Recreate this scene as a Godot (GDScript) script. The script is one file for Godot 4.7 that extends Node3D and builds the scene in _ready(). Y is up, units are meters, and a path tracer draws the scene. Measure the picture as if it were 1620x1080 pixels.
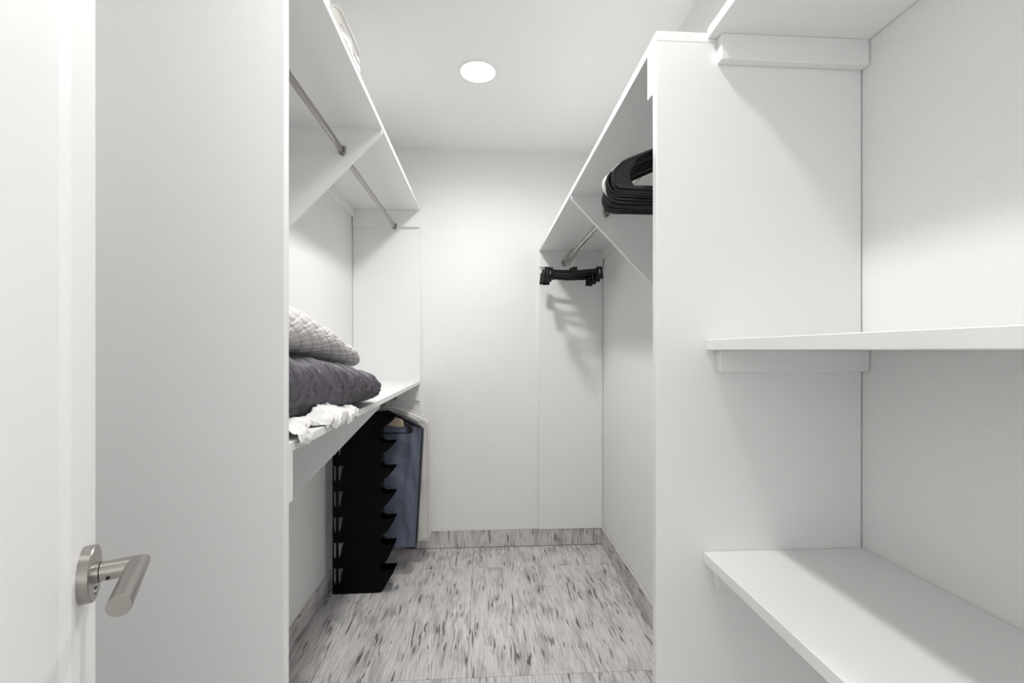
extends Node3D
# Walk-in closet. Room frame: x right, y up, depth d into the room (z = -d). Camera stands in the doorway.

const EYE := 1.2
const FOCAL := 720.0        # pixels, for a 1620 x 1080 frame
const YAW := 0.06104        # camera turned a little to the right of the room axis
const CEIL := 2.412
const BACK := 2.79
const LEFT := -0.785
const RIGHT := 0.733
const RIGHT_NEAR := 0.757
const FRONT := -0.11

var M := {}
var rng := RandomNumberGenerator.new()

func _ready() -> void:
	rng.seed = 20260
	set_camera()
	set_world()
	can_light("ceiling_light", Vector3(-0.027, CEIL, -1.985), 5.3, "round white recessed ceiling light glowing above the aisle")
	can_light("ceiling_light", Vector3(0.02, CEIL, -0.72), 4.5, "round recessed ceiling light above the open shelves by the door")
	unseen_hall_light(1.2, Vector3(0.3, 1.35, 2.39), 0.0, "unseen bright light pane behind the camera, placed to light the closet through the doorway")
	unseen_hall_light(10.5, Vector3(1.89, 1.35, 1.25), PI / 2, "unseen bright light pane to the side outside the doorway, placed to light the left divider")
	make_materials()
	room_shell()
	floor_tiles()
	door()
	closet_panels()
	shelves()
	rods()
	plastic_hangers()
	trouser_hangers()
	bedding()
	storage_bags()
	shoe_tower()
	garments()

# ---------------------------------------------------------------- camera, world, lamps
func set_camera() -> void:
	var c := Camera3D.new()
	c.name = "camera"
	c.projection = Camera3D.PROJECTION_FRUSTUM
	c.near = 0.03
	c.far = 30.0
	c.size = c.near * 1080.0 / FOCAL
	c.frustum_offset = Vector2(0.0, c.near * 14.0 / FOCAL)
	c.position = Vector3(0, EYE, 0)
	c.rotation.y = -YAW
	c.current = true
	add_child(c)

func set_world() -> void:
	var e := Environment.new()
	e.background_mode = Environment.BG_COLOR
	e.background_color = Color(0, 0, 0)
	e.tonemap_mode = Environment.TONE_MAPPER_LINEAR
	e.tonemap_exposure = 0.375
	e.sdfgi_enabled = true
	e.ssao_enabled = true
	e.ssil_enabled = true
	var w := WorldEnvironment.new()
	w.name = "world"
	w.environment = e
	add_child(w)

func can_light(called: String, at: Vector3, energy: float, label: String) -> void:
	var t := thing(called, label, "light", at)
	var glow := mat(Color(1, 1, 1), 0.5)
	glow.emission_enabled = true
	glow.emission = Color(1.0, 0.995, 0.985)
	glow.emission_energy_multiplier = 6.0
	var st := start()
	lathe(st, [Vector2(0, -0.0045), Vector2(0.05, -0.0045), Vector2(0.0735, -0.0035), Vector2(0.0745, -0.001)], 40)
	part(st, "diffuser", glow, t)
	st = start()
	lathe(st, [Vector2(0.0745, -0.001), Vector2(0.0755, -0.0045), Vector2(0.079, -0.005), Vector2(0.085, -0.0025), Vector2(0.0865, 0.0)], 40)
	part(st, "trim_ring", mat(Color(0.93, 0.93, 0.92), 0.4), t)
	var a := SpotLight3D.new()
	a.name = "lamp"
	a.light_size = 0.065
	a.spot_angle = 88.0
	a.spot_angle_attenuation = 1.0
	a.spot_range = 12.0
	a.light_energy = energy
	a.light_color = Color(1.0, 0.998, 0.992)
	a.shadow_enabled = true
	a.rotation.x = -PI / 2
	a.position = Vector3(0, -0.008, 0)
	t.add_child(a)

# unseen light source outside the door, behind the camera, placed to light the dividers
var unseen_lights := 0
func unseen_hall_light(energy: float, at: Vector3, turn: float, label: String) -> void:
	unseen_lights += 1
	var t := Node3D.new()
	t.name = "unseen_light_%d" % unseen_lights  # out of view, kind and place chosen for the light it gives
	add_child(t)
	tag(t, label, "unseen_light", "", "structure")
	t.position = at
	t.rotation.y = turn
	var glow := mat(Color(0.9, 0.9, 0.9), 0.3)
	glow.emission_enabled = true
	glow.emission = Color(1.0, 1.0, 1.0)
	glow.emission_energy_multiplier = 1.5
	var st := start()
	box(st, -0.9, 0.9, -0.8, 0.8, -0.004, 0.0, 0.0)
	part(st, "unseen_light_pane", glow, t)  # glowing pane of the unseen source
	st = start()
	for s in [-1.0, 1.0]:
		box(st, s * 0.9, s * 0.97, -0.87, 0.87, -0.01, 0.03, 0.002)
		box(st, -0.9, 0.9, s * 0.8, s * 0.87, -0.01, 0.03, 0.002)
	part(st, "frame", mat(Color(0.92, 0.92, 0.91), 0.4), t)  # surround of the unseen light pane
	var a := AreaLight3D.new()  # unseen soft source, lights the closet through the doorway
	a.name = "unseen_area_light"
	a.area_size = Vector2(1.7, 1.5)
	a.light_energy = energy
	a.light_color = Color(1.0, 1.0, 1.0)
	a.shadow_enabled = true
	a.area_range = 12.0
	a.position = Vector3(0, 0, -0.04)
	t.add_child(a)

# ---------------------------------------------------------------- naming helpers
var taken := {}
func numbered(n: String) -> String:
	if not taken.has(n):
		taken[n] = 0
		return n
	taken[n] += 1
	return "%s_%03d" % [n, taken[n]]

func tag(o: Node, label: String, category: String, group := "", kind := "") -> void:
	o.set_meta("label", label)
	o.set_meta("category", category)
	if group: o.set_meta("group", group)
	if kind: o.set_meta("kind", kind)

func thing(called: String, label: String, category: String, at := Vector3.ZERO, group := "") -> Node3D:
	var o := Node3D.new()
	o.name = numbered(called)
	o.position = at
	add_child(o)
	tag(o, label, category, group)
	return o

func part(st: SurfaceTool, called: String, m: Material, parent: Node, at := Vector3.ZERO) -> MeshInstance3D:
	st.generate_normals()
	var o := MeshInstance3D.new()
	o.name = called
	o.mesh = st.commit()
	o.material_override = m
	o.position = at
	parent.add_child(o, true)
	return o

func solid(st: SurfaceTool, called: String, m: Material, label: String, category: String, group := "", kind := "") -> MeshInstance3D:
	var o := part(st, numbered(called), m, self)
	tag(o, label, category, group, kind)
	return o

func structure(st: SurfaceTool, called: String, m: Material, label: String, category: String) -> MeshInstance3D:
	return solid(st, called, m, label, category, "", "structure")

# ---------------------------------------------------------------- mesh helpers
func start() -> SurfaceTool:
	var st := SurfaceTool.new()
	st.begin(Mesh.PRIMITIVE_TRIANGLES)
	st.set_smooth_group(-1)
	return st

func P(x: float, y: float, d: float) -> Vector3:
	return Vector3(x, y, -d)

func tri(st: SurfaceTool, a: Vector3, b: Vector3, c: Vector3, out: Vector3) -> void:
	# front faces run clockwise: (c-a)x(b-a) points out
	if (c - a).cross(b - a).dot(out) < 0.0:
		var s := b
		b = c
		c = s
	st.add_vertex(a); st.add_vertex(b); st.add_vertex(c)

func quad(st: SurfaceTool, a: Vector3, b: Vector3, c: Vector3, d: Vector3, out: Vector3) -> void:
	tri(st, a, b, c, out)
	tri(st, a, c, d, out)

# chamfered box between two corners given as (x, y, d)
func box(st: SurfaceTool, x0: float, x1: float, y0: float, y1: float, d0: float, d1: float, ch := 0.0012, xf := Transform3D.IDENTITY) -> void:
	var lo := Vector3(minf(x0, x1), minf(y0, y1), minf(-d0, -d1))
	var hi := Vector3(maxf(x0, x1), maxf(y0, y1), maxf(-d0, -d1))
	var ctr := (lo + hi) / 2.0
	var h := (hi - lo) / 2.0
	ch = minf(ch, minf(h.x, minf(h.y, h.z)) * 0.6)
	for ax in 3:
		var b1 := (ax + 1) % 3
		var b2 := (ax + 2) % 3
		for s in [-1.0, 1.0]:
			var q := []
			for k in [[-1.0, -1.0], [1.0, -1.0], [1.0, 1.0], [-1.0, 1.0]]:
				var v := Vector3.ZERO
				v[ax] = s * h[ax]
				v[b1] = k[0] * (h[b1] - ch)
				v[b2] = k[1] * (h[b2] - ch)
				q.append(xf * (ctr + v))
			var n := Vector3.ZERO
			n[ax] = s
			quad(st, q[0], q[1], q[2], q[3], xf.basis * n)
		# edges running along ax
		if ch > 0.0:
			for s1 in [-1.0, 1.0]:
				for s2 in [-1.0, 1.0]:
					var e := []
					for k in [[-1.0, 0], [1.0, 0], [1.0, 1], [-1.0, 1]]:
						var v := Vector3.ZERO
						v[ax] = k[0] * (h[ax] - ch)
						v[b1] = s1 * (h[b1] - (ch if k[1] == 0 else 0.0))
						v[b2] = s2 * (h[b2] - (ch if k[1] == 1 else 0.0))
						e.append(xf * (ctr + v))
					var n := Vector3.ZERO
					n[b1] = s1
					n[b2] = s2
					quad(st, e[0], e[1], e[2], e[3], xf.basis * n)
	if ch > 0.0:
		for sx in [-1.0, 1.0]:
			for sy in [-1.0, 1.0]:
				for sz in [-1.0, 1.0]:
					var s := Vector3(sx, sy, sz)
					var v := []
					for k in 3:
						var w := Vector3(sx * (h.x - ch), sy * (h.y - ch), sz * (h.z - ch))
						w[k] = s[k] * h[k]
						v.append(xf * (ctr + w))
					tri(st, v[0], v[1], v[2], xf.basis * s)

# polygon in (x, y) pulled along d from d0 to d1
func extrude(st: SurfaceTool, poly: PackedVector2Array, d0: float, d1: float, xf := Transform3D.IDENTITY) -> void:
	var idx := Geometry2D.triangulate_polygon(poly)
	var near := minf(d0, d1)
	var far := maxf(d0, d1)
	for i in range(0, idx.size(), 3):
		var a := poly[idx[i]]
		var b := poly[idx[i + 1]]
		var c := poly[idx[i + 2]]
		tri(st, xf * P(a.x, a.y, near), xf * P(b.x, b.y, near), xf * P(c.x, c.y, near), xf.basis * Vector3(0, 0, 1))
		tri(st, xf * P(a.x, a.y, far), xf * P(b.x, b.y, far), xf * P(c.x, c.y, far), xf.basis * Vector3(0, 0, -1))
	var cw := Geometry2D.is_polygon_clockwise(poly)
	for i in poly.size():
		var a := poly[i]
		var b := poly[(i + 1) % poly.size()]
		var t := b - a
		var n := Vector2(t.y, -t.x) if not cw else Vector2(-t.y, t.x)
		quad(st, xf * P(a.x, a.y, near), xf * P(b.x, b.y, near), xf * P(b.x, b.y, far), xf * P(a.x, a.y, far), xf.basis * Vector3(n.x, n.y, 0))

# profile of (radius, height) turned round the y axis
func lathe(st: SurfaceTool, prof: Array, seg: int, xf := Transform3D.IDENTITY, smooth := false) -> void:
	st.set_smooth_group(1 if smooth else -1)
	for i in prof.size() - 1:
		var p: Vector2 = prof[i]
		var q: Vector2 = prof[i + 1]
		for k in seg:
			var a := TAU * k / seg
			var b := TAU * (k + 1) / seg
			var u := Vector3(cos(a), 0, sin(a))
			var v := Vector3(cos(b), 0, sin(b))
			var mid := (u + v) * 0.5
			var t := q - p
			var n := mid * t.y + Vector3.UP * (-t.x)
			if n.dot(mid * ((p.x + q.x) * 0.5) + Vector3.UP * 0.0) < 0.0 and absf(t.y) > absf(t.x):
				n = -n
			if p.x > 1e-6:
				tri(st, xf * (u * p.x + Vector3.UP * p.y), xf * (v * p.x + Vector3.UP * p.y), xf * (u * q.x + Vector3.UP * q.y), xf.basis * n)
			if q.x > 1e-6:
				tri(st, xf * (v * p.x + Vector3.UP * p.y), xf * (u * q.x + Vector3.UP * q.y), xf * (v * q.x + Vector3.UP * q.y), xf.basis * n)
	st.set_smooth_group(-1)

# tube along points with an oval section (ra across, rb along "up")
func tube(st: SurfaceTool, pts: Array, ra: float, rb := -1.0, seg := 8, closed := false, up := Vector3.UP) -> void:
	if rb < 0.0: rb = ra
	var n := pts.size()
	var rings := []
	for i in n:
		var prev: Vector3 = pts[(i - 1 + n) % n] if closed or i > 0 else pts[i]
		var next: Vector3 = pts[(i + 1) % n] if closed or i < n - 1 else pts[i]
		var t := (next - prev).normalized()
		var side := t.cross(up)
		if side.length() < 0.05: side = t.cross(Vector3(0.31, 0.2, 0.93))
		side = side.normalized()
		var u2 := side.cross(t).normalized()
		var ring := []
		for k in seg:
			var a := TAU * k / seg
			ring.append(pts[i] + side * cos(a) * ra + u2 * sin(a) * rb)
		rings.append(ring)
	st.set_smooth_group(2)
	for i in (n if closed else n - 1):
		var r0: Array = rings[i]
		var r1: Array = rings[(i + 1) % n]
		var c0: Vector3 = pts[i]
		for k in seg:
			var j := (k + 1) % seg
			quad(st, r0[k], r0[j], r1[j], r1[k], (r0[k] + r0[j]) * 0.5 - c0)
	st.set_smooth_group(-1)
	if not closed:
		for e in [0, n - 1]:
			var t: Vector3 = (pts[0] - pts[1]) if e == 0 else (pts[n - 1] - pts[n - 2])
			for k in seg:
				tri(st, pts[e], rings[e][k], rings[e][(k + 1) % seg], t)

# closed soft body: f(t, a) for t in 0..1, a in 0..TAU
func loft(st: SurfaceTool, nt: int, na: int, f: Callable) -> void:
	var rows := []
	var mids := []
	for i in nt + 1:
		var row := PackedVector3Array()
		var m := Vector3.ZERO
		for k in na:
			var v: Vector3 = f.call(float(i) / nt, TAU * k / na)
			row.append(v)
			m += v / na
		rows.append(row)
		mids.append(m)
	# one winding for the whole body, chosen so that it faces outwards
	var vol := 0.0
	for i in nt:
		for k in na:
			var j := (k + 1) % na
			var o: Vector3 = mids[nt / 2]
			vol += (rows[i][k] - o).dot((rows[i][j] - o).cross(rows[i + 1][j] - o)) + (rows[i][k] - o).dot((rows[i + 1][j] - o).cross(rows[i + 1][k] - o))
	var flip := vol > 0.0
	st.set_smooth_group(3)
	for i in nt:
		for k in na:
			var j := (k + 1) % na
			var q := [rows[i][k], rows[i][j], rows[i + 1][j], rows[i + 1][k]]
			for n in ([0, 2, 1, 0, 3, 2] if flip else [0, 1, 2, 0, 2, 3]):
				st.add_vertex(q[n])
	for i in [0, nt]:
		var o: Vector3 = mids[i] - mids[1 if i == 0 else nt - 1]
		for k in na:
			tri(st, mids[i], rows[i][k], rows[i][(k + 1) % na], o)
	st.set_smooth_group(-1)

func sheet(st: SurfaceTool, ns: int, nt: int, f: Callable, out: Vector3) -> void:
	var g := []
	for i in ns + 1:
		var row := PackedVector3Array()
		for k in nt + 1:
			row.append(f.call(float(i) / ns, float(k) / nt))
		g.append(row)
	st.set_smooth_group(4)
	for i in ns:
		for k in nt:
			# keep one winding over the whole sheet
			st.add_vertex(g[i][k]); st.add_vertex(g[i + 1][k]); st.add_vertex(g[i + 1][k + 1])
			st.add_vertex(g[i][k]); st.add_vertex(g[i + 1][k + 1]); st.add_vertex(g[i][k + 1])
	st.set_smooth_group(-1)

func spow(v: float, e: float) -> float:
	return signf(v) * pow(absf(v), e)

func smooth_line(pts: Array, per := 6) -> Array:
	var out := []
	for i in pts.size() - 1:
		var p0: Vector3 = pts[maxi(i - 1, 0)]
		var p1: Vector3 = pts[i]
		var p2: Vector3 = pts[i + 1]
		var p3: Vector3 = pts[mini(i + 2, pts.size() - 1)]
		for k in per:
			out.append(p1.cubic_interpolate(p2, p0, p3, float(k) / per))
	out.append(pts[-1])
	return out

func lerp_table(tab: Array, x: float) -> float:
	if x <= tab[0][0]: return tab[0][1]
	for i in tab.size() - 1:
		if x <= tab[i + 1][0]:
			var k: float = (x - tab[i][0]) / (tab[i + 1][0] - tab[i][0])
			k = k * k * (3.0 - 2.0 * k)
			return lerpf(tab[i][1], tab[i + 1][1], k)
	return tab[-1][1]

func fnoise(sd: int, freq: float, oct := 3) -> FastNoiseLite:
	var n := FastNoiseLite.new()
	n.seed = sd
	n.noise_type = FastNoiseLite.TYPE_SIMPLEX_SMOOTH
	n.frequency = freq
	n.fractal_octaves = oct
	return n

# ---------------------------------------------------------------- materials
func mat(c: Color, rough := 0.6, metal := 0.0) -> StandardMaterial3D:
	var m := StandardMaterial3D.new()
	m.albedo_color = c
	m.roughness = rough
	m.metallic = metal
	return m

func bumpy(m: StandardMaterial3D, sd: int, freq: float, scale: float, strength: float) -> StandardMaterial3D:
	var t := NoiseTexture2D.new()
	t.width = 256
	t.height = 256
	t.seamless = true
	t.as_normal_map = true
	t.bump_strength = strength
	t.noise = fnoise(sd, freq, 4)
	m.normal_enabled = true
	m.normal_texture = t
	m.normal_scale = 0.5
	m.uv1_triplanar = true
	m.uv1_scale = Vector3.ONE * scale
	return m

func make_materials() -> void:
	M.wall = bumpy(mat(Color(0.952, 0.951, 0.947), 0.75), 3, 0.06, 5.0, 1.2)
	M.ceiling = bumpy(mat(Color(0.958, 0.957, 0.953), 0.8), 4, 0.06, 5.0, 1.0)
	M.board = mat(Color(0.95, 0.95, 0.948), 0.42)
	M.paint = mat(Color(0.955, 0.954, 0.951), 0.38)
	M.steel = mat(Color(0.66, 0.645, 0.625), 0.3, 1.0)
	M.chrome = mat(Color(0.78, 0.77, 0.75), 0.16, 1.0)
	M.rod = mat(Color(0.62, 0.61, 0.59), 0.2, 1.0)
	M.dark = mat(Color(0.02, 0.02, 0.022), 0.5)
	M.black = mat(Color(0.035, 0.035, 0.036), 0.32)
	M.black_rack = mat(Color(0.012, 0.012, 0.013), 0.55)
	M.black_rack.metallic_specular = 0.25
	M.white_plastic = mat(Color(0.92, 0.91, 0.89), 0.35)
	M.caulk = mat(Color(0.87, 0.862, 0.85), 0.6)
	M.grout = mat(Color(0.56, 0.54, 0.53), 0.9)
	M.tile = mat(Color(1, 1, 1), 0.45)
	M.tile.albedo_texture = stone_texture()
	M.satin = mat(Color(0.37, 0.355, 0.385), 0.48)
	M.satin.rim_enabled = true
	M.satin.rim = 0.25
	M.quilt = mat(Color(0.9, 0.888, 0.885), 0.85)
	M.cotton = mat(Color(0.95, 0.945, 0.935), 0.85)
	M.vinyl = mat(Color(0.88, 0.875, 0.85), 0.35)
	M.navy = bumpy(mat(Color(0.37, 0.395, 0.465), 0.5), 8, 0.05, 6.0, 2.0)
	M.ivory = bumpy(mat(Color(0.83, 0.82, 0.8), 0.7), 9, 0.05, 6.0, 2.0)
	M.beige = mat(Color(0.72, 0.67, 0.58), 0.85)

# grey stone-look print of the floor tiles: pale ground, fine lines and dark flecks drawn out one way
func stone_texture() -> ImageTexture:
	var w := 1200
	var h := 1000
	var broad := fnoise(11, 1.0, 2)
	var fine := fnoise(12, 1.0, 2)
	var fleck := fnoise(13, 1.0, 2)
	var cluster := fnoise(14, 1.0, 2)
	var warp := fnoise(15, 1.0, 1)
	var shift := fnoise(16, 1.0, 2)
	var data := PackedByteArray()
	data.resize(w * h * 3)
	var o := 0
	for y in h:
		var v := float(y) / h
		for x in w:
			var u := float(x) / w
			var wv := warp.get_noise_2d(u * 7.0, v * 5.0) * 0.0045
			var uu := u + wv
			var vv := v + 0.11 * shift.get_noise_2d(u * 42.0, v * 1.5)
			var b := broad.get_noise_2d(uu * 12.0, v * 2.2)
			var f := fine.get_noise_2d(uu * 190.0, vv * 6.0)
			var c := cluster.get_noise_2d(uu * 6.0 + 31.0, v * 3.0)
			var k := fleck.get_noise_2d(uu * 40.0, vv * 4.4 + 9.0)
			var g := fleck.get_noise_2d(uu * 95.0 + 50.0, vv * 3.6 + 70.0)
			var val := 0.845
			val += 0.055 * f
			val -= 0.1 * smoothstep(0.15, 0.6, b)
			val -= 0.06 * smoothstep(0.0, 0.5, g + 0.3 * c)
			val -= 0.34 * smoothstep(0.47 - 0.28 * c, 0.59 - 0.24 * c, k)
			val -= 0.16 * smoothstep(0.3, 0.5, -f + 0.3 * c)
			val += 0.05 * smoothstep(0.25, 0.55, -g)
			val -= 0.1 * smoothstep(0.3, 0.5, c) * smoothstep(-0.1, 0.35, f)
			val = clampf(val, 0.25, 0.93)
			data[o] = int(255.0 * val)
			data[o + 1] = int(255.0 * (val * 0.984 + 0.002))
			data[o + 2] = int(255.0 * (val * 0.978 + 0.004))
			o += 3
	return ImageTexture.create_from_image(Image.create_from_data(w, h, false, Image.FORMAT_RGB8, data))

# ---------------------------------------------------------------- room
func room_shell() -> void:
	var st := start()
	box(st, LEFT - 0.1, LEFT, 0, CEIL, FRONT - 0.1, BACK + 0.1, 0)
	structure(st, "wall_left", M.wall, "white painted wall behind the left shelves", "wall")
	st = start()
	box(st, RIGHT, RIGHT + 0.124, 0, CEIL, 0.88, BACK + 0.1, 0)
	structure(st, "wall_right", M.wall, "white painted wall behind the hanging rod with black hangers", "wall")
	st = start()
	box(st, RIGHT_NEAR, RIGHT_NEAR + 0.1, 0, CEIL, FRONT - 0.1, 0.88, 0)
	structure(st, "wall_right_front", M.wall, "white painted wall behind the three open shelves", "wall")
	st = start()
	box(st, LEFT, RIGHT, 0, CEIL, BACK, BACK + 0.1, 0)
	structure(st, "wall_back", M.wall, "white painted end wall at the far end of the aisle", "wall")
	st = start()
	box(st, LEFT, -0.135, 0, CEIL, FRONT - 0.1, FRONT, 0)
	box(st, 0.64, RIGHT_NEAR, 0, CEIL, FRONT - 0.1, FRONT, 0)
	box(st, -0.135, 0.64, 2.07, CEIL, FRONT - 0.1, FRONT, 0)
	structure(st, "wall_front", M.wall, "white wall with the doorway opening", "wall")
	st = start()
	box(st, -1.6, 2.0, CEIL, CEIL + 0.1, -2.5, BACK + 0.1, 0)
	structure(st, "ceiling", M.ceiling, "flat white painted ceiling with a recessed light", "ceiling")
	# hall outside the door, out of view, encloses the light entering by the doorway
	st = start()
	box(st, -1.6, -1.5, 0, CEIL, -2.5, FRONT - 0.1, 0)
	box(st, 1.9, 2.0, 0, CEIL, -2.5, FRONT - 0.1, 0)
	box(st, -1.5, 1.9, 0, CEIL, -2.5, -2.4, 0)
	box(st, -1.5, LEFT - 0.1, 0, CEIL, FRONT - 0.1, FRONT, 0)
	box(st, RIGHT_NEAR + 0.1, 1.9, 0, CEIL, FRONT - 0.1, FRONT, 0)
	structure(st, "wall_unseen_hall", M.wall, "white walls of the unseen hall outside the doorway", "wall")
	# tiled baseboards
	var bb := Node3D.new()
	bb.name = "baseboard_back"
	add_child(bb)
	tag(bb, "grey streaked tile baseboard along the far end wall", "baseboard", "", "structure")
	tile_strip("tile", bb, P(LEFT, 0.003, BACK - 0.0125), P(RIGHT, 0.003, BACK - 0.0125), 0.101, 0.0125, Vector3(0, 0, -1), true, 0.62)
	caulk(bb, P(LEFT + 0.01, 0.1065, BACK - 0.006), P(RIGHT - 0.01, 0.1065, BACK - 0.006))
	bb = Node3D.new()
	bb.name = "baseboard_right"
	add_child(bb)
	tag(bb, "grey streaked tile baseboard under the right hanging rod", "baseboard", "", "structure")
	tile_strip("tile", bb, P(RIGHT - 0.0125, 0.003, 0.9), P(RIGHT - 0.0125, 0.003, BACK - 0.013), 0.101, 0.0125, Vector3(1, 0, 0), false, 0.11)
	caulk(bb, P(RIGHT - 0.006, 0.1065, 0.9), P(RIGHT - 0.006, 0.1065, BACK - 0.02))
	bb = Node3D.new()
	bb.name = "baseboard_left"
	add_child(bb)
	tag(bb, "grey streaked tile baseboard beside the black shoe rack", "baseboard", "", "structure")
	tile_strip("tile", bb, P(LEFT + 0.0125, 0.003, 0.93), P(LEFT + 0.0125, 0.003, BACK - 0.013), 0.078, 0.0125, Vector3(-1, 0, 0), false, 0.37)

func caulk(parent: Node, a: Vector3, b: Vector3) -> void:
	var st := start()
	tube(st, [a, b], 0.0045, 0.0035, 6)
	part(st, "caulk_bead", M.caulk, parent)

# slab of tile standing on the floor from a to b; back gives the wall side
func tile_strip(called: String, parent: Node, a: Vector3, b: Vector3, h: float, th: float, back: Vector3, upright: bool, off: float) -> void:
	var along := b - a
	var n := 2 if along.length() < 1.6 else 3
	for i in n:
		var p := a + along * (float(i) / n + 0.0006)
		var q := a + along * (float(i + 1) / n - 0.0006)
		var st := start()
		var len0 := 0.02
		var len1 := minf(0.02 + (q - p).length(), 0.83)
		var up := Vector3.UP * h
		var uvs := []
		for k in [[len0, 0.0], [len1, 0.0], [len1, h], [len0, h]]:
			uvs.append(Vector2(k[0] / 0.85, k[1] / 0.85 + off + 0.1 * i) if upright else Vector2(k[1] / 0.85 + off + 0.2 * i, k[0] / 0.85))
		uv_quad(st, [p, q, q + up, p + up], uvs, -back)
		uv_quad(st, [p + up, q + up, q + up + back * th, p + up + back * th], [uvs[3], uvs[2], uvs[2] + Vector2(0.01, 0.01), uvs[3] + Vector2(0.01, 0.01)], Vector3.UP)
		var sd := (q - p).normalized()
		uv_quad(st, [p, p + up, p + up + back * th, p + back * th], [uvs[0], uvs[3], uvs[3], uvs[0]], -sd)
		uv_quad(st, [q, q + up, q + up + back * th, q + back * th], [uvs[1], uvs[2], uvs[2], uvs[1]], sd)
		part(st, called, M.tile, parent)

func uv_quad(st: SurfaceTool, p: Array, uv: Array, out: Vector3) -> void:
	var order := [0, 1, 2, 0, 2, 3]
	if (p[2] - p[0]).cross(p[1] - p[0]).dot(out) < 0.0:
		order = [0, 2, 1, 0, 3, 2]
	for i in order:
		st.set_uv(uv[i])
		st.add_vertex(p[i])

func floor_tiles() -> void:
	var f := Node3D.new()
	f.name = "floor"
	add_child(f)
	tag(f, "grey streaked stone-look tile floor", "floor", "", "structure")
	var st := start()
	box(st, -1.6, 2.0, -0.1, -0.0025, -2.5, BACK + 0.1, 0)
	part(st, "slab", M.grout, f)
	var cols := [[LEFT, -0.064], [-0.064, RIGHT_NEAR]]
	var rows := [[2.52, BACK], [1.675, 2.52], [0.83, 1.675], [FRONT - 0.1, 0.83]]
	var g := 0.0009
	for r in rows.size():
		for c in cols.size():
			var x0: float = cols[c][0] + g
			var x1: float = cols[c][1] - g
			var d0: float = rows[r][0] + g
			var d1: float = rows[r][1] - g
			st = start()
			var b := 0.0008
			var top := [P(x0 + b, 0, d0 + b), P(x1 - b, 0, d0 + b), P(x1 - b, 0, d1 - b), P(x0 + b, 0, d1 - b)]
			var low := [P(x0, -b, d0), P(x1, -b, d0), P(x1, -b, d1), P(x0, -b, d1)]
			var bot := [P(x0, -0.006, d0), P(x1, -0.006, d0), P(x1, -0.006, d1), P(x0, -0.006, d1)]
			var uv := []
			for p in top:
				var q := Vector2((p.x - x0) / 0.85, (-p.z - d0) / 0.85)
				if c == 1: q.y = 0.998 - q.y
				if r % 2 == 1: q.x = 0.97 - q.x
				if r == 0: q.y = q.y + (0.3 if c == 0 else -0.25)
				uv.append(q)
			uv_quad(st, top, uv, Vector3.UP)
			for k in 4:
				var j := (k + 1) % 4
				var out: Vector3 = (low[k] + low[j]) * 0.5 - P((x0 + x1) / 2, 0, (d0 + d1) / 2)
				uv_quad(st, [top[k], top[j], low[j], low[k]], [uv[k], uv[j], uv[j], uv[k]], out + Vector3.UP)
				uv_quad(st, [low[k], low[j], bot[j], bot[k]], [uv[k], uv[j], uv[j], uv[k]], out)
			part(st, "tile", M.tile, f)

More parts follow.
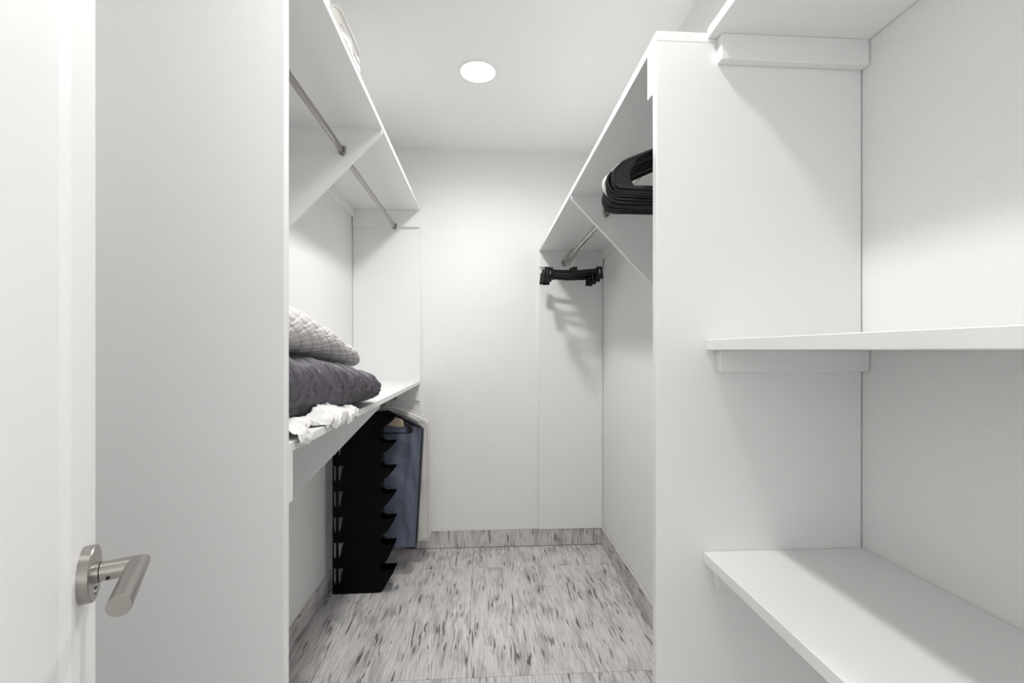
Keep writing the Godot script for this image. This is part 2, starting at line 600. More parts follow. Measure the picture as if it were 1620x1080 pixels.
# ---------------------------------------------------------------- door with lever
func door() -> void:
	# door leaf frame: local x runs from hinge to free edge, local z = out of the visible face
	var t := Node3D.new()
	t.name = "door_1"
	add_child(t)
	tag(t, "white door standing open with a brushed steel lever handle", "door", "", "structure")
	var ang := deg_to_rad(28.0)                                  # away from the room axis
	var along := Vector3(-sin(ang), 0, -cos(ang))                # hinge -> free edge
	var face := Vector3(cos(ang), 0, -sin(ang))                  # out of the visible face
	# spindle on the face, found from the photograph's lever
	var spin := Vector3(-0.4046, 0.973, -0.4855)
	t.transform = Transform3D(Basis(along, Vector3.UP, -face), Vector3(spin.x, 0, spin.z))
	t.transform.basis = Basis(along, Vector3.UP, along.cross(Vector3.UP))
	var fz := 1.0 if t.transform.basis.z.dot(face) > 0.0 else -1.0
	var x1 := 0.0485
	var x0 := x1 - 0.70
	var s0 := -0.039           # inner side of the lock stile
	var lip := 0.018           # width of the sloping moulding
	var deep := 0.004
	var st := start()
	var y0 := 0.012
	var y1 := 2.04
	var th := 0.036
	# body below the face
	var z_in := -fz * th
	# stiles and rails as frame with sloping inner edges
	var ho := [Vector2(x0, y0), Vector2(x1, y0), Vector2(x1, y1), Vector2(x0, y1)]
	var hi := [Vector2(x0 + 0.087, y0 + 0.2), Vector2(s0, y0 + 0.2), Vector2(s0, y1 - 0.11), Vector2(x0 + 0.087, y1 - 0.11)]
	var hp := []
	for k in 4:
		var sgn := [Vector2(1, 1), Vector2(-1, 1), Vector2(-1, -1), Vector2(1, -1)]
		hp.append(hi[k] + sgn[k] * lip)
	for k in 4:
		var j := (k + 1) % 4
		quad(st, Vector3(ho[k].x, ho[k].y, 0), Vector3(ho[j].x, ho[j].y, 0), Vector3(hi[j].x, hi[j].y, 0), Vector3(hi[k].x, hi[k].y, 0), Vector3(0, 0, fz))
		quad(st, Vector3(ho[k].x, ho[k].y, 0), Vector3(ho[j].x, ho[j].y, 0), Vector3(ho[j].x, ho[j].y, z_in), Vector3(ho[k].x, ho[k].y, z_in), Vector3((ho[k] + ho[j]).x / 2 - (x0 + x1) / 2, (ho[k] + ho[j]).y / 2 - 1.0, 0))
	quad(st, Vector3(x0, y0, z_in), Vector3(x1, y0, z_in), Vector3(x1, y1, z_in), Vector3(x0, y1, z_in), Vector3(0, 0, -fz))
	part(st, "leaf", M.paint, t)
	st = start()
	for k in 4:
		var j := (k + 1) % 4
		quad(st, Vector3(hi[k].x, hi[k].y, 0), Vector3(hi[j].x, hi[j].y, 0), Vector3(hp[j].x, hp[j].y, -fz * deep), Vector3(hp[k].x, hp[k].y, -fz * deep), Vector3(0, 0, fz))
	part(st, "moulding", M.paint, t)
	st = start()
	quad(st, Vector3(hp[0].x, hp[0].y, -fz * deep), Vector3(hp[1].x, hp[1].y, -fz * deep), Vector3(hp[2].x, hp[2].y, -fz * deep), Vector3(hp[3].x, hp[3].y, -fz * deep), Vector3(0, 0, fz))
	part(st, "panel", M.paint, t)
	# lever set
	var lever := Node3D.new()
	lever.name = "lever_handle"
	lever.position = Vector3(0, spin.y, 0)
	lever.set_meta("label", "brushed steel lever handle on a round rose")
	t.add_child(lever)
	var up := Transform3D(Basis(Vector3(1, 0, 0), Vector3(0, 0, fz), Vector3(0, -fz, 0)), Vector3.ZERO)   # lathe axis out of the face
	st = start()
	lathe(st, [Vector2(0.0275, 0), Vector2(0.0278, 0.0085)], 48, up, true)
	lathe(st, [Vector2(0.0278, 0.0085), Vector2(0.0268, 0.0098), Vector2(0.0, 0.0098)], 48, up)
	part(st, "rose", M.steel, lever)
	st = start()
	lathe(st, [Vector2(0.0102, 0.0098), Vector2(0.0102, 0.0128)], 32, up, true)
	part(st, "collar", M.steel, lever)
	st = start()
	lathe(st, [Vector2(0.0086, 0.0126), Vector2(0.0086, 0.0142)], 32, up, true)
	part(st, "neck_gap", M.dark, lever)
	st = start()
	var L := 0.043
	var r := 0.0096
	mitre(st, Vector3(0, 0, fz * 0.0136), Vector3(0, 0, fz * L), Vector3(-0.092, 0, fz * L), r)
	part(st, "lever", M.steel, lever)
	st = start()
	tube(st, [Vector3(-0.0085, -0.0046, fz * 0.0205), Vector3(-0.0093, -0.005, fz * 0.0205)], 0.0017, 0.0017, 10)
	part(st, "set_screw", M.dark, lever)
	# release button under the neck, on the rose
	st = start()
	lathe(st, [Vector2(0.0042, 0.0098), Vector2(0.0042, 0.0112), Vector2(0, 0.0112)], 20, Transform3D(up.basis, Vector3(0, -0.018, 0)))
	part(st, "release_button", M.steel, lever)

# two round bars joined by a mitred corner, closed at the far end by a flat cap
func mitre(st: SurfaceTool, a: Vector3, b: Vector3, c: Vector3, r: float) -> void:
	var d1 := (b - a).normalized()
	var d2 := (c - b).normalized()
	var n := (d1 + d2).normalized()          # plane of the mitre
	var seg := 28
	var e1 := Vector3.UP
	var f1 := d1.cross(e1)
	var f2 := d2.cross(e1)
	var ra := []; var rb := []; var rc := []; var rd := []
	for k in seg:
		var ang := TAU * k / seg
		var o1 := e1 * cos(ang) * r + f1 * sin(ang) * r
		ra.append(a + o1)
		var s := -(o1.dot(n)) / d1.dot(n)
		rb.append(b + o1 + d1 * s)
		var o2 := e1 * cos(ang) * r + f2 * sin(ang) * r
		rc.append(c - d2 * 0.0006 + o2)
		rd.append(c + o2 * 0.94)
	st.set_smooth_group(5)
	for k in seg:
		var j := (k + 1) % seg
		quad(st, ra[k], ra[j], rb[j], rb[k], (ra[k] + ra[j]) * 0.5 - a)
	st.set_smooth_group(6)
	for k in seg:
		var j := (k + 1) % seg
		quad(st, rb[k], rb[j], rc[j], rc[k], (rc[k] + rc[j]) * 0.5 - c)
	st.set_smooth_group(-1)
	for k in seg:
		var j := (k + 1) % seg
		quad(st, rc[k], rc[j], rd[j], rd[k], (rc[k] + rc[j]) * 0.5 - c + d2 * r)
		tri(st, c, rd[k], rd[j], d2)
		tri(st, a, ra[k], ra[j], -d1)

# ---------------------------------------------------------------- panels, shelves, rods
const UL_TOP := 2.057      # upper left shelf
const UR_TOP := 1.823      # upper right shelf
const LL_TOP := 1.0165     # lower left shelf
const T := 0.0195          # board thickness
const LX := -0.385         # aisle side of the left unit
const RX := 0.335          # aisle side of the right unit
const BR := 1.75           # depth of the brackets

func closet_panels() -> void:
	var st := start()
	box(st, LEFT + 0.002, LX, 0, UL_TOP - T, 0.904, 0.925)
	solid(st, "closet_divider", M.board, "tall white upright divider board behind the open door", "divider")
	st = start()
	box(st, RX, RIGHT_NEAR - 0.002, 0, UR_TOP - T, 0.868, 0.888)
	solid(st, "closet_divider", M.board, "tall white upright divider board carrying the three open shelves", "divider")
	st = start()
	box(st, LEFT + 0.002, LX + 0.003, 0.107, UL_TOP - T, BACK - 0.018, BACK - 0.002)
	solid(st, "closet_divider", M.board, "white end board on the far wall behind the garment bags", "divider")
	st = start()
	box(st, RX - 0.002, RIGHT - 0.002, 0.104, UR_TOP - T, BACK - 0.018, BACK - 0.002)
	solid(st, "closet_divider", M.board, "white end board on the far wall behind the trouser hangers", "divider")

func cleat(parent: Node, x0: float, x1: float, y0: float, y1: float, d0: float, d1: float) -> void:
	var st := start()
	box(st, x0, x1, y0, y1, d0, d1)
	part(st, "cleat", M.board, parent)

func bracket(parent: Node, pts: Array, d0: float) -> void:
	var st := start()
	extrude(st, PackedVector2Array(pts), d0, d0 + 0.019)
	part(st, "bracket", M.board, parent)

func shelves() -> void:
	var ebk := BACK - 0.016
	# upper left
	var t := thing("wall_shelf", "long high white shelf over the left chrome rods", "shelf")
	var st := start()
	box(st, LEFT + 0.001, LX, UL_TOP - T, UL_TOP, 0.904, BACK - 0.001)
	part(st, "board", M.board, t)
	cleat(t, LEFT + 0.004, LX - 0.002, UL_TOP - T - 0.1, UL_TOP - T, ebk - 0.019, ebk)
	cleat(t, LEFT + 0.004, LX - 0.004, UL_TOP - T - 0.1, UL_TOP - T, 0.925, 0.944)
	cleat(t, LEFT, LEFT + 0.019, UL_TOP - T - 0.045, UL_TOP - T, 0.945, ebk - 0.02)
	var y := UL_TOP - T
	bracket(t, [Vector2(LX - 0.004, y), Vector2(LX - 0.004, y - 0.012), Vector2(LEFT + 0.02, y - 0.405), Vector2(LEFT + 0.02, y)], BR)
	# lower left
	t = thing("wall_shelf", "white shelf holding the folded bedding", "shelf")
	st = start()
	box(st, LEFT + 0.001, LX, LL_TOP - T, LL_TOP, 0.926, ebk - 0.001)
	part(st, "board", M.board, t)
	y = LL_TOP - T
	cleat(t, LEFT + 0.004, LX - 0.003, y - 0.1, y, ebk - 0.019, ebk)
	cleat(t, LEFT + 0.004, LX + 0.0, y - 0.1, y, 0.925, 0.944)
	cleat(t, LEFT, LEFT + 0.019, y - 0.045, y, 0.945, ebk - 0.02)
	bracket(t, [Vector2(LX - 0.006, y), Vector2(LX - 0.006, y - 0.012), Vector2(LEFT + 0.02, y - 0.405), Vector2(LEFT + 0.02, y)], BR - 0.04)
	# upper right
	t = thing("wall_shelf", "white shelf over the rods with black hangers", "shelf")
	st = start()
	box(st, RX, RIGHT - 0.001, UR_TOP - T, UR_TOP, 0.868, BACK - 0.001)
	part(st, "board", M.board, t)
	y = UR_TOP - T
	cleat(t, RX + 0.003, RIGHT - 0.004, y - 0.095, y, ebk - 0.019, ebk)
	cleat(t, RX - 0.004, RIGHT - 0.004, y - 0.097, y, 0.888, 0.907)
	cleat(t, RIGHT - 0.019, RIGHT, y - 0.045, y, 0.908, ebk - 0.02)
	bracket(t, [Vector2(RX + 0.004, y), Vector2(RX + 0.004, y - 0.012), Vector2(RIGHT - 0.02, y - 0.4), Vector2(RIGHT - 0.02, y)], BR)
	# three open shelves by the door
	var near := FRONT + 0.012
	var rows := [
		["topmost of the three white shelves by the door", 1.8105, 0.437, 0.05],
		["middle of the three white shelves by the door", 1.2005, 0.4345, 0.042],
		["lowest of the three white shelves by the door", 0.785, 0.4285, 0.045],
	]
	for r in rows:
		var b: float = r[1]
		var x: float = r[2]
		t = thing("wall_shelf", r[0], "shelf")
		st = start()
		box(st, x, RIGHT_NEAR - 0.001, b, b + T + 0.001, near, 0.8675)
		part(st, "board", M.board, t)
		cleat(t, x + 0.019, RIGHT_NEAR - 0.001, b - float(r[3]), b, 0.849, 0.8675)
		cleat(t, x + 0.019, RIGHT_NEAR - 0.001, b - float(r[3]), b, near, near + 0.019)

func rod(label: String, x: float, y: float, d0: float, d1: float) -> void:
	var t := thing("closet_rod", label, "rod")
	var st := start()
	var pts := []
	for k in 2:
		pts.append(P(x, y, d0 if k == 0 else d1))
	tube(st, pts, 0.0075, 0.015, 20)
	part(st, "tube", M.rod, t)
	for e in [[d0, 1.0], [d1, -1.0]]:
		st = start()
		# open-topped oval socket: back plate and rim
		var dd: float = e[0]
		var s: float = e[1]
		tube(st, [P(x, y - 0.001, dd), P(x, y - 0.001, dd + 0.0025 * s)], 0.0115, 0.0195, 20)
		var rim := []
		for k in 13:
			var a := PI + PI * k / 12.0
			rim.append(P(x + cos(a) * 0.0092, y + sin(a) * 0.0168, dd + 0.007 * s))
		rim.push_front(P(x - 0.0092, y + 0.014, dd + 0.007 * s))
		rim.push_back(P(x + 0.0092, y + 0.014, dd + 0.007 * s))
		tube(st, rim, 0.0045, 0.0012, 6, false, Vector3(0, 0, 1))
		part(st, "socket", M.rod, t)

const ROD_L := -0.533
const ROD_R := 0.484
func rods() -> void:
	var e := BACK - 0.016 - 0.019
	rod("chrome rod under the high left shelf, nearer the open door than the bracket", ROD_L, 1.952, 0.944, BR)
	rod("chrome rod under the high left shelf, between bracket and far wall", ROD_L, 1.94, BR + 0.019, e)
	rod("chrome rod carrying the black plastic hangers", ROD_R - 0.01, 1.738, 0.907, BR)
	rod("chrome rod carrying the black trouser hangers", ROD_R, 1.733, BR + 0.019, e)
	rod("chrome rod under the bedding shelf carrying the garment bags", ROD_L, 0.925, BR - 0.021, e)

# ---------------------------------------------------------------- hangers
# origin = middle of the rod; hook goes over the rod
func hook_points(rt: float, neck: float) -> Array:
	var pts := []
	for k in 11:
		var a := deg_to_rad(-20.0 + 220.0 * k / 10.0)
		pts.append(Vector3(cos(a) * rt, 0.016 + sin(a) * rt * 0.8 - rt * 0.8 + 0.003, 0))
	# right side turns back to the centre line below the rod
	pts.reverse()
	pts.append(Vector3(rt * 0.75, -0.022, 0))
	pts.append(Vector3(0.004, -0.04, 0))
	pts.append(Vector3(0, neck, 0))
	return pts

func make_hanger(m: Material, label: String, group: String) -> Node3D:
	var t := thing("clothes_hanger", label, "hanger", Vector3.ZERO, group)
	var st := start()
	tube(st, hook_points(0.019, -0.09), 0.0026, 0.0026, 7, false, Vector3(0, 0, 1))
	part(st, "hook", m, t)
	# triangular body of flat tube: shoulders, rounded ends, bottom bar
	st = start()
	var pts := [Vector3(0, -0.09, 0), Vector3(-0.03, -0.096, 0), Vector3(-0.1, -0.126, 0), Vector3(-0.172, -0.156, 0), Vector3(-0.195, -0.168, 0), Vector3(-0.207, -0.182, 0), Vector3(-0.21, -0.196, 0), Vector3(-0.205, -0.209, 0), Vector3(-0.192, -0.217, 0), Vector3(-0.12, -0.218, 0), Vector3(0, -0.218, 0)]
	pts = smooth_line(pts, 3)
	var loop := pts.duplicate()
	for i in range(pts.size() - 2, 0, -1):
		loop.append(Vector3(-pts[i].x, pts[i].y, 0))
	tube(st, loop, 0.0042, 0.0026, 8, true, Vector3(0, 0, 1))
	part(st, "body", m, t)
	# webbed shoulder ends
	for s in [-1.0, 1.0]:
		st = start()
		var poly := PackedVector2Array([Vector2(-0.158, -0.151), Vector2(-0.194, -0.168), Vector2(-0.206, -0.182), Vector2(-0.209, -0.196), Vector2(-0.204, -0.209), Vector2(-0.19, -0.217), Vector2(-0.168, -0.217), Vector2(-0.177, -0.202), Vector2(-0.179, -0.187), Vector2(-0.17, -0.168)])
		if s > 0:
			for i in poly.size(): poly[i].x = -poly[i].x
		extrude(st, poly, -0.0012, 0.0012)
		part(st, "shoulder_web", m, t)
	return t

func plastic_hangers() -> void:
	var lab := "black plastic clothes hanger packed on the right rod"
	var proto := make_hanger(M.black, lab, "black hangers on the right rod")
	var n := 17
	var y := 1.738 + 0.0005
	for i in n:
		var d := 0.907 + 0.0061 * i
		var h: Node3D
		if i == 10:
			h = make_hanger(M.white_plastic, "white plastic hanger among the black ones", "")
		elif i == 0:
			h = proto
		else:
			h = proto.duplicate()
			h.name = numbered("clothes_hanger")
			add_child(h)
		h.position = P(ROD_R - 0.01 + rng.randf_range(-0.004, 0.004), y, d)
		h.rotation = Vector3(0, deg_to_rad(rng.randf_range(-0.15, 0.15)), deg_to_rad(rng.randf_range(-1.4, 1.4)))
		h.scale = Vector3(1.0, lerpf(0.945, 1.045, i / 16.0) + rng.randf_range(-0.012, 0.012), 1.0)
		if i == 10:
			h.rotation.z = 0.0
			h.scale = Vector3(1.035, 0.945, 1.0)

func trouser_hangers() -> void:
	var t := thing("trouser_hanger", "black trouser hanger with clips and chrome hook by the far wall", "hanger", Vector3.ZERO, "trouser hangers on the right rod")
	var st := start()
	tube(st, hook_points(0.0185, -0.085), 0.0019, 0.0019, 8, false, Vector3(0, 0, 1))
	part(st, "hook", M.chrome, t)
	st = start()
	box(st, -0.014, 0.014, -0.118, -0.082, -0.005, 0.005, 0.002)
	part(st, "hub", M.black, t)
	st = start()
	extrude(st, PackedVector2Array([Vector2(-0.152, -0.092), Vector2(-0.152, -0.113), Vector2(0, -0.122), Vector2(0.152, -0.113), Vector2(0.152, -0.092), Vector2(0.02, -0.1), Vector2(-0.02, -0.1)]), -0.003, 0.003)
	part(st, "bar", M.black, t)
	for s in [-1.0, 1.0]:
		var x: float = s * 0.136
		st = start()
		extrude(st, PackedVector2Array([Vector2(x - 0.015, -0.084), Vector2(x - 0.017, -0.12), Vector2(x - 0.02, -0.15), Vector2(x + 0.02, -0.15), Vector2(x + 0.017, -0.12), Vector2(x + 0.015, -0.084)]), -0.0085, -0.0045)
		extrude(st, PackedVector2Array([Vector2(x - 0.015, -0.084), Vector2(x - 0.02, -0.15), Vector2(x + 0.02, -0.15), Vector2(x + 0.015, -0.084)]), 0.0035, 0.0075)
		var c := part(st, "clip", M.black, t)
		st = start()
		box(st, x - 0.003, x + 0.003, -0.122, -0.1, -0.0098, -0.0084, 0.0004)
		part(st, "spring", M.chrome, c)
	var turns := [[2.435, 3.0, 2.5], [2.472, 1.0, -2.0], [2.505, -1.0, 1.5], [2.555, -5.0, -3.5], [2.605, 0.0, 3.0], [2.655, -2.0, -1.5]]
	for i in turns.size():
		var h: Node3D = t
		if i > 0:
			h = t.duplicate()
			h.name = numbered("trouser_hanger")
			add_child(h)
		h.position = P(ROD_R, 1.7335, turns[i][0])
		h.rotation = Vector3(0, deg_to_rad(turns[i][1]), deg_to_rad(turns[i][2]))

# ---------------------------------------------------------------- bedding
func bedding() -> void:
	# dark satin comforter, folded, on the lower left shelf
	var fold := fnoise(31, 1.0, 2)
	var fold2 := fnoise(32, 1.0, 2)
	var top := [[0.0, 0.172], [0.12, 0.182], [0.35, 0.172], [0.6, 0.148], [0.8, 0.122], [0.92, 0.104], [1.0, 0.09]]
	var d0 := 0.955
	var d1 := 1.685
	var st := start()
	loft(st, 260, 110, func(t: float, a: float) -> Vector3:
		var d := lerpf(d0, d1, t)
		var endc := pow(clampf(1.0 - pow(absf(2.0 * t - 1.0), 9.0), 0.0, 1.0), 0.45)
		var h: float = lerp_table(top, t) * (0.35 + 0.65 * endc)
		var xf := lerpf(-0.442, -0.364, smoothstep(0.1, 0.85, t))
		var xb := LEFT + 0.024
		var xc := (xf + xb) / 2.0
		var w := (xf - xb) / 2.0 * (0.25 + 0.75 * endc)
		var cx := spow(cos(a), 0.62)
		var sy := spow(sin(a), 0.8)
		# slanted folds running over the roll
		var p := d * 34.0 + cos(a) * 0.5 + sin(a) * 0.8 * (1.0 - t)
		var r := 1.0 - absf(fold.get_noise_2d(p, a * 0.3)) * 2.0
		var r2 := 1.0 - absf(fold2.get_noise_2d(p * 2.6 + 7.0, a * 0.35)) * 2.0
		var amp := (0.017 * r + 0.008 * r2 - 0.006) * (0.4 + 0.6 * absf(cos(a)))
		# crease near the bottom of the front, where the layers meet
		var crease := 0.016 * exp(-pow((sin(a) + 0.42 - 0.55 * (0.25 - t)) / 0.11, 2.0)) * (1.0 if cos(a) > 0.0 else 0.0) * smoothstep(0.45, 0.15, t)
		w += (amp - crease) * 0.9
		var x := xc + w * cx
		var y := LL_TOP + 0.001 + h * 0.5 + sy * (h * 0.5 + (amp * 0.5 if sy > -0.2 else 0.0))
		y = maxf(y, LL_TOP + 0.0065)
		return P(x, y, d)
	)
	solid(st, "comforter", M.satin, "dark grey satin comforter folded on the shelf under a pale quilt", "comforter")
	# pale quilted cover on top, sloping down to the far end
	var und := [[0.0, 0.19], [0.3, 0.187], [0.55, 0.174], [0.8, 0.149], [1.0, 0.126]]
	st = start()
	loft(st, 240, 220, func(t: float, a: float) -> Vector3:
		var d := lerpf(0.96, 1.628, t)
		var endc := pow(clampf(1.0 - pow(absf(2.0 * t - 1.0), 7.0), 0.0, 1.0), 0.5)
		var yb: float = lerp_table(und, t) + LL_TOP
		var th := lerpf(0.125, 0.062, smoothstep(0.1, 1.0, t)) * (0.25 + 0.75 * endc)
		var xf := lerpf(-0.455, -0.42, t)
		var xb := LEFT + 0.03
		var w := (xf - xb) / 2.0 * (0.8 + 0.2 * endc)
		var cx := spow(cos(a), 0.7)
		var sy := spow(sin(a), 0.85)
		# ogee quilting
		var u := d / 0.033
		var v := a * 5.2
		var puff := pow(minf(1.0, absf(cos(PI * u) + 0.8 * cos(PI * v))), 0.4)
		var k := 0.0045 * puff
		return P((xf + xb) / 2.0 + (w + k) * cx, yb + th * 0.5 + sy * (th * 0.5 + k * 0.8), d)
	)
	solid(st, "quilt", M.quilt, "pale grey quilted pillow lying on the dark comforter", "pillow")
	# white sheet crumpled under the comforter, its edge over the shelf front
	var cr := fnoise(41, 1.0, 3)
	var bump := [[0.0, 0.012], [0.16, 0.02], [0.26, 0.006], [0.36, 0.012], [0.48, 0.03], [0.62, 0.034], [0.8, 0.026], [1.0, 0.006]]
	var drop := [[0.0, 0.012], [0.1, 0.016], [0.2, 0.004], [0.3, -0.012], [0.42, 0.008], [0.55, 0.018], [0.66, 0.012], [0.8, 0.016], [0.93, 0.014], [1.0, 0.0]]
	var reach := [[0.0, 0.004], [0.14, 0.007], [0.25, -0.02], [0.33, -0.028], [0.45, 0.006], [0.7, 0.008], [0.9, 0.01], [1.0, 0.004]]
	st = start()
	sheet(st, 110, 60, func(s: float, t: float) -> Vector3:
		var d := lerpf(0.949, 1.39, s)
		var b: float = lerp_table(bump, s)
		var dr: float = lerp_table(drop, s)
		var re: float = lerp_table(reach, s)
		var n := cr.get_noise_2d(s * 9.0, t * 2.2)
		var n2 := cr.get_noise_2d(s * 16.0 + 40.0, t * 3.0 + 9.0)
		var x: float
		var y: float
		var xe := LX + re
		if t < 0.45:
			var k := t / 0.45
			x = lerpf(-0.455, xe - 0.045, k)
			y = LL_TOP + 0.005 + b * k * k
		elif t < 0.72:
			var k := (t - 0.45) / 0.27
			x = lerpf(xe - 0.045, xe, k)
			y = LL_TOP + 0.006 + b * (1.0 - 0.75 * k * k)
		else:
			var k := (t - 0.72) / 0.28
			x = xe + 0.006 * sin(k * PI)
			y = lerpf(LL_TOP + 0.006 + b * 0.25, LL_TOP - dr, k)
		var f := smoothstep(0.15, 0.5, t)
		y += f * (0.016 * n + 0.007 * absf(n2))
		x += f * 0.008 * n2
		if x < LX + 0.002: y = maxf(y, LL_TOP + 0.0035 + 0.002 * absf(n))
		else: x = maxf(x, LX + 0.0035)
		return P(x, y, d)
	, Vector3.UP)
	solid(st, "bed_sheet", M.cotton, "crumpled white sheet under the dark comforter, hanging over the shelf edge", "sheet")

# ---------------------------------------------------------------- storage bags on the high shelf
func storage_bags() -> void:
	var specs := [
		[0.95, 1.215, 0.085, -0.389, "white zipped bedding bag on the high left shelf, nearer the door"],
		[1.225, 1.485, 0.07, -0.386, "white zipped bedding bag on the high left shelf, next to the bracket"],
	]
	var i := 0
	for s in specs:
		var d0: float = s[0]
		var d1: float = s[1]
		var hh: float = s[2]
		var xf: float = s[3]
		var xb := LEFT + 0.05
		var wr := fnoise(51 + i, 1.0, 3)
		var t := thing("storage_bag", s[4], "bag", P((xf + xb) / 2, UL_TOP, (d0 + d1) / 2))
		var hw := (xf - xb) / 2.0
		var hl := (d1 - d0) / 2.0
		var st := start()
		loft(st, 48, 64, func(u: float, a: float) -> Vector3:
			var e := pow(clampf(1.0 - pow(absf(2.0 * u - 1.0), 10.0), 0.0, 1.0), 0.4)
			var n := wr.get_noise_3d(u * 3.0, cos(a) * 1.5, sin(a) * 1.5) * 0.006
			var w := (hw - 0.004) * (0.86 + 0.14 * e) + n
			var h := hh * 0.5 * (0.45 + 0.55 * e) + n * 0.6
			return Vector3(w * spow(cos(a), 0.4), maxf(hh * 0.5 + h * spow(sin(a), 0.5), 0.001), -lerpf(-hl, hl, u))
		)
		part(st, "body", M.vinyl, t)
		for y in [hh * 0.92, 0.006]:
			st = start()
			var loop := []
			for k in 48:
				var a := TAU * k / 48
				var px := spow(cos(a), 0.3) * (hw - 0.001)
				var pz := spow(sin(a), 0.3) * (hl - 0.008)
				loop.append(Vector3(px, y + wr.get_noise_2d(px * 14.0, pz * 14.0) * 0.007 * (1.0 if y > 0.01 else 0.0), pz))
			tube(st, loop, 0.0032, 0.0032, 7, true)
			part(st, "piping", M.white_plastic, t)
		st = start()
		box(st, hw - 0.006, hw - 0.0012, hh * 0.45, hh * 0.5, -hl + 0.04, hl - 0.04, 0.001)
		part(st, "zip", M.cotton, t)
		i += 1

# ---------------------------------------------------------------- black shoe tower
func shoe_tower() -> void:
	# local x = towards the aisle, local y up, local z = towards the camera
	var t := thing("shoe_rack", "tall black plastic stacking shoe rack with seven open bins beside the left wall", "shoe rack", P(-0.744, 0, 2.287))
	t.rotation.y = deg_to_rad(0.4)
	var step := 0.1262
	var wide := 0.075
	# raised rib on the outside, along the front scoop
	var m_rib := start()
	var rib := [P(0.205, 0.118, 0), P(0.202, 0.06, 0), P(0.206, 0.03, 0), P(0.218, 0.014, 0), P(0.228, 0.02, 0)]
	tube(m_rib, smooth_line(rib, 4), 0.0012, 0.0012, 6, false, Vector3(0, 0, 1))
	m_rib.generate_normals()
	var rib_mesh := m_rib.commit()
	var starts := [0.0, 0.014, 0.03, 0.042, 0.05, 0.055, 0.055]
	for k in 7:
		# side of one bin: scooped lip at the front, two slots near the back
		var ys: float = starts[k]
		var lip := [Vector2(0.222, 0.0), Vector2(0.236, 0.006), Vector2(0.246, 0.018)] if k == 0 else [Vector2(0.226, 0.0), Vector2(0.232, 0.006), Vector2(0.233, ys), Vector2(0.243, ys + 0.006), Vector2(0.262, ys + 0.016)]
		lip.append_array([Vector2(0.298, 0.104), Vector2(0.299, 0.109), Vector2(0.295, 0.112), Vector2(0.252, 0.1105), Vector2(0.24, 0.114), Vector2(0.233, 0.1255)])
		var prof := PackedVector2Array([Vector2(0.0, 0.004), Vector2(0.004, 0.0)] + lip + [
			Vector2(0.052, 0.1255), Vector2(0.046, 0.11), Vector2(0.038, 0.066), Vector2(0.033, 0.052), Vector2(0.0285, 0.058), Vector2(0.0275, 0.11), Vector2(0.028, 0.1255),
			Vector2(0.017, 0.1255), Vector2(0.0165, 0.056), Vector2(0.012, 0.05), Vector2(0.0065, 0.058), Vector2(0.005, 0.1255), Vector2(0.0, 0.1255)])
		var far_prof := PackedVector2Array([Vector2(0.06, 0.0)] + lip + [Vector2(0.06, 0.1255)])
		var front := PackedVector2Array()
		var n := lip.size() - 4
		for i in n: front.append(lip[i])
		for i in range(n - 1, -1, -1): front.append(lip[i] + Vector2(-0.003, 0.0015))
		var m_tray := start()
		box(m_tray, 0.06, 0.225, 0.0, 0.003, 0.003, wide - 0.003, 0.0)
		extrude(m_tray, front, 0.003, wide - 0.003)
		m_tray.generate_normals()
		var tray_mesh := m_tray.commit()
		var b := MeshInstance3D.new()
		b.name = "bin"
		b.mesh = tray_mesh
		b.material_override = M.black_rack
		b.position = Vector3(0, k * step, 0)
		t.add_child(b, true)
		for s in 2:
			var p := MeshInstance3D.new()
			p.name = "side_panel"
			var m_side := start()
			extrude(m_side, prof if s == 0 else far_prof, 0.0, 0.003)
			m_side.generate_normals()
			p.mesh = m_side.commit()
			p.material_override = M.black_rack
			p.position = Vector3(0, 0, 0.0 if s == 0 else -(wide - 0.003))
			b.add_child(p, true)
		var rr := MeshInstance3D.new()
		rr.name = "rib"
		rr.mesh = rib_mesh
		rr.material_override = M.black_rack
		b.add_child(rr, true)

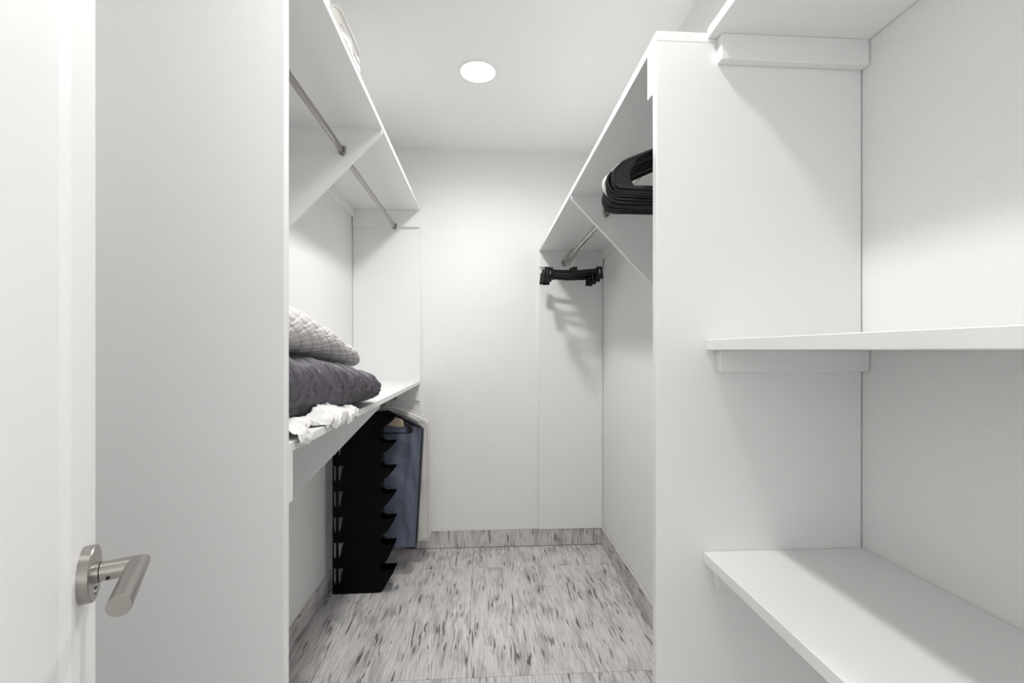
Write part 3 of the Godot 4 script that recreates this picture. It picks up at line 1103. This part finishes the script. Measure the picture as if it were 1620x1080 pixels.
# ---------------------------------------------------------------- hanging garment bags
func bag(called: String, label: String, m: Material, pm: Material, at: Vector3, turn: float, half_top: float, half_low: float, length: float, thick: float, sd: int, shoulder: float) -> Node3D:
	# origin = rod centre
	var t := thing(called, label, "garment bag", at)
	t.rotation.y = turn
	var st := start()
	tube(st, hook_points(0.0185, -0.075), 0.002, 0.002, 8, false, Vector3(0, 0, 1))
	part(st, "hook", M.chrome, t)
	var ytop := -0.05
	var ybot := ytop - length
	var wr := fnoise(sd, 1.0, 3)
	var half := func(y: float) -> float:
		var below := ytop - y
		if below < shoulder:
			var k := below / shoulder
			return lerpf(0.022, half_top, pow(k, 0.8)) if k < 1.0 else half_top
		return lerpf(half_top, half_low, (below - shoulder) / (length - shoulder))
	st = start()
	loft(st, 80, 56, func(u: float, a: float) -> Vector3:
		var y := lerpf(ybot, ytop, u)
		var w: float = half.call(y)
		var e := 1.0 - 0.75 * pow(u, 14.0)
		var n := wr.get_noise_2d(cos(a) * 2.4 * w / 0.2, y * 4.0) * 0.012 + wr.get_noise_2d(cos(a) * 7.0, y * 2.0 + 30.0) * 0.005
		var z := spow(sin(a), 0.55) * thick * e
		z += n * absf(sin(a)) * signf(sin(a))
		return Vector3(w * spow(cos(a), 0.45), y, z)
	)
	part(st, "cover", m, t)
	# piping round the front and the back outline
	for s in [1.0, -1.0]:
		st = start()
		var loop := []
		for k in 23:
			var y := lerpf(ytop, ybot, k / 22.0)
			loop.append(Vector3(half.call(y) * 0.99, y, s * thick * (0.86 if k > 0 else 0.3)))
		for k in 23:
			var y := lerpf(ybot, ytop, k / 22.0)
			loop.append(Vector3(-half.call(y) * 0.99, y, s * thick * (0.86 if k < 22 else 0.3)))
		tube(st, loop, 0.0032, 0.0032, 6, true, Vector3(0, 0, 1))
		part(st, "piping", pm, t)
	return t

func garments() -> void:
	var y := 0.9255
	var navy := bag("garment_bag", "navy blue garment bag with black edging hanging behind the shoe rack", M.navy, M.black, P(ROD_L, y, 2.468), 0.0, 0.208, 0.172, 0.725, 0.026, 61, 0.085)
	var st := start()
	# black yoke over the shoulders
	extrude(st, PackedVector2Array([Vector2(-0.2, -0.128), Vector2(-0.12, -0.092), Vector2(-0.03, -0.052), Vector2(0.03, -0.052), Vector2(0.12, -0.092), Vector2(0.2, -0.128), Vector2(0.2, -0.134), Vector2(0.1, -0.118), Vector2(-0.1, -0.118), Vector2(-0.2, -0.134)]), -0.0295, -0.0275)
	part(st, "yoke", M.black, navy)
	bag("garment_bag", "ivory white garment bag with piped edges hanging against the end panel", M.ivory, M.cotton, P(ROD_L, y, 2.625), 0.0, 0.222, 0.228, 0.735, 0.06, 62, 0.075)
	# black hanger with a small beige cloth over its end
	var h := make_hanger(M.black, "black hanger under the bedding shelf with a beige cloth on it", "")
	h.position = P(ROD_L - 0.05, y, 2.413)
	h.position.x = ROD_L
	h.position.y = y + 0.005
	h.scale = Vector3.ONE * 0.75
	st = start()
	loft(st, 20, 28, func(u: float, a: float) -> Vector3:
		var x := lerpf(0.022, 0.112, u)
		var e := pow(clampf(1.0 - pow(absf(2.0 * u - 1.0), 5.0), 0.0, 1.0), 0.5)
		return Vector3(x, -0.108 - 0.16 * (x - 0.06) + 0.008 * e + spow(sin(a), 0.8) * 0.024 * (0.3 + 0.7 * e), cos(a) * 0.009)
	)
	var c := solid(st, "folded_cloth", M.beige, "small beige folded cloth hanging beside the shoe rack top", "cloth")
	c.position = P(ROD_L, y + 0.115, 2.413)
	c.position.y = y
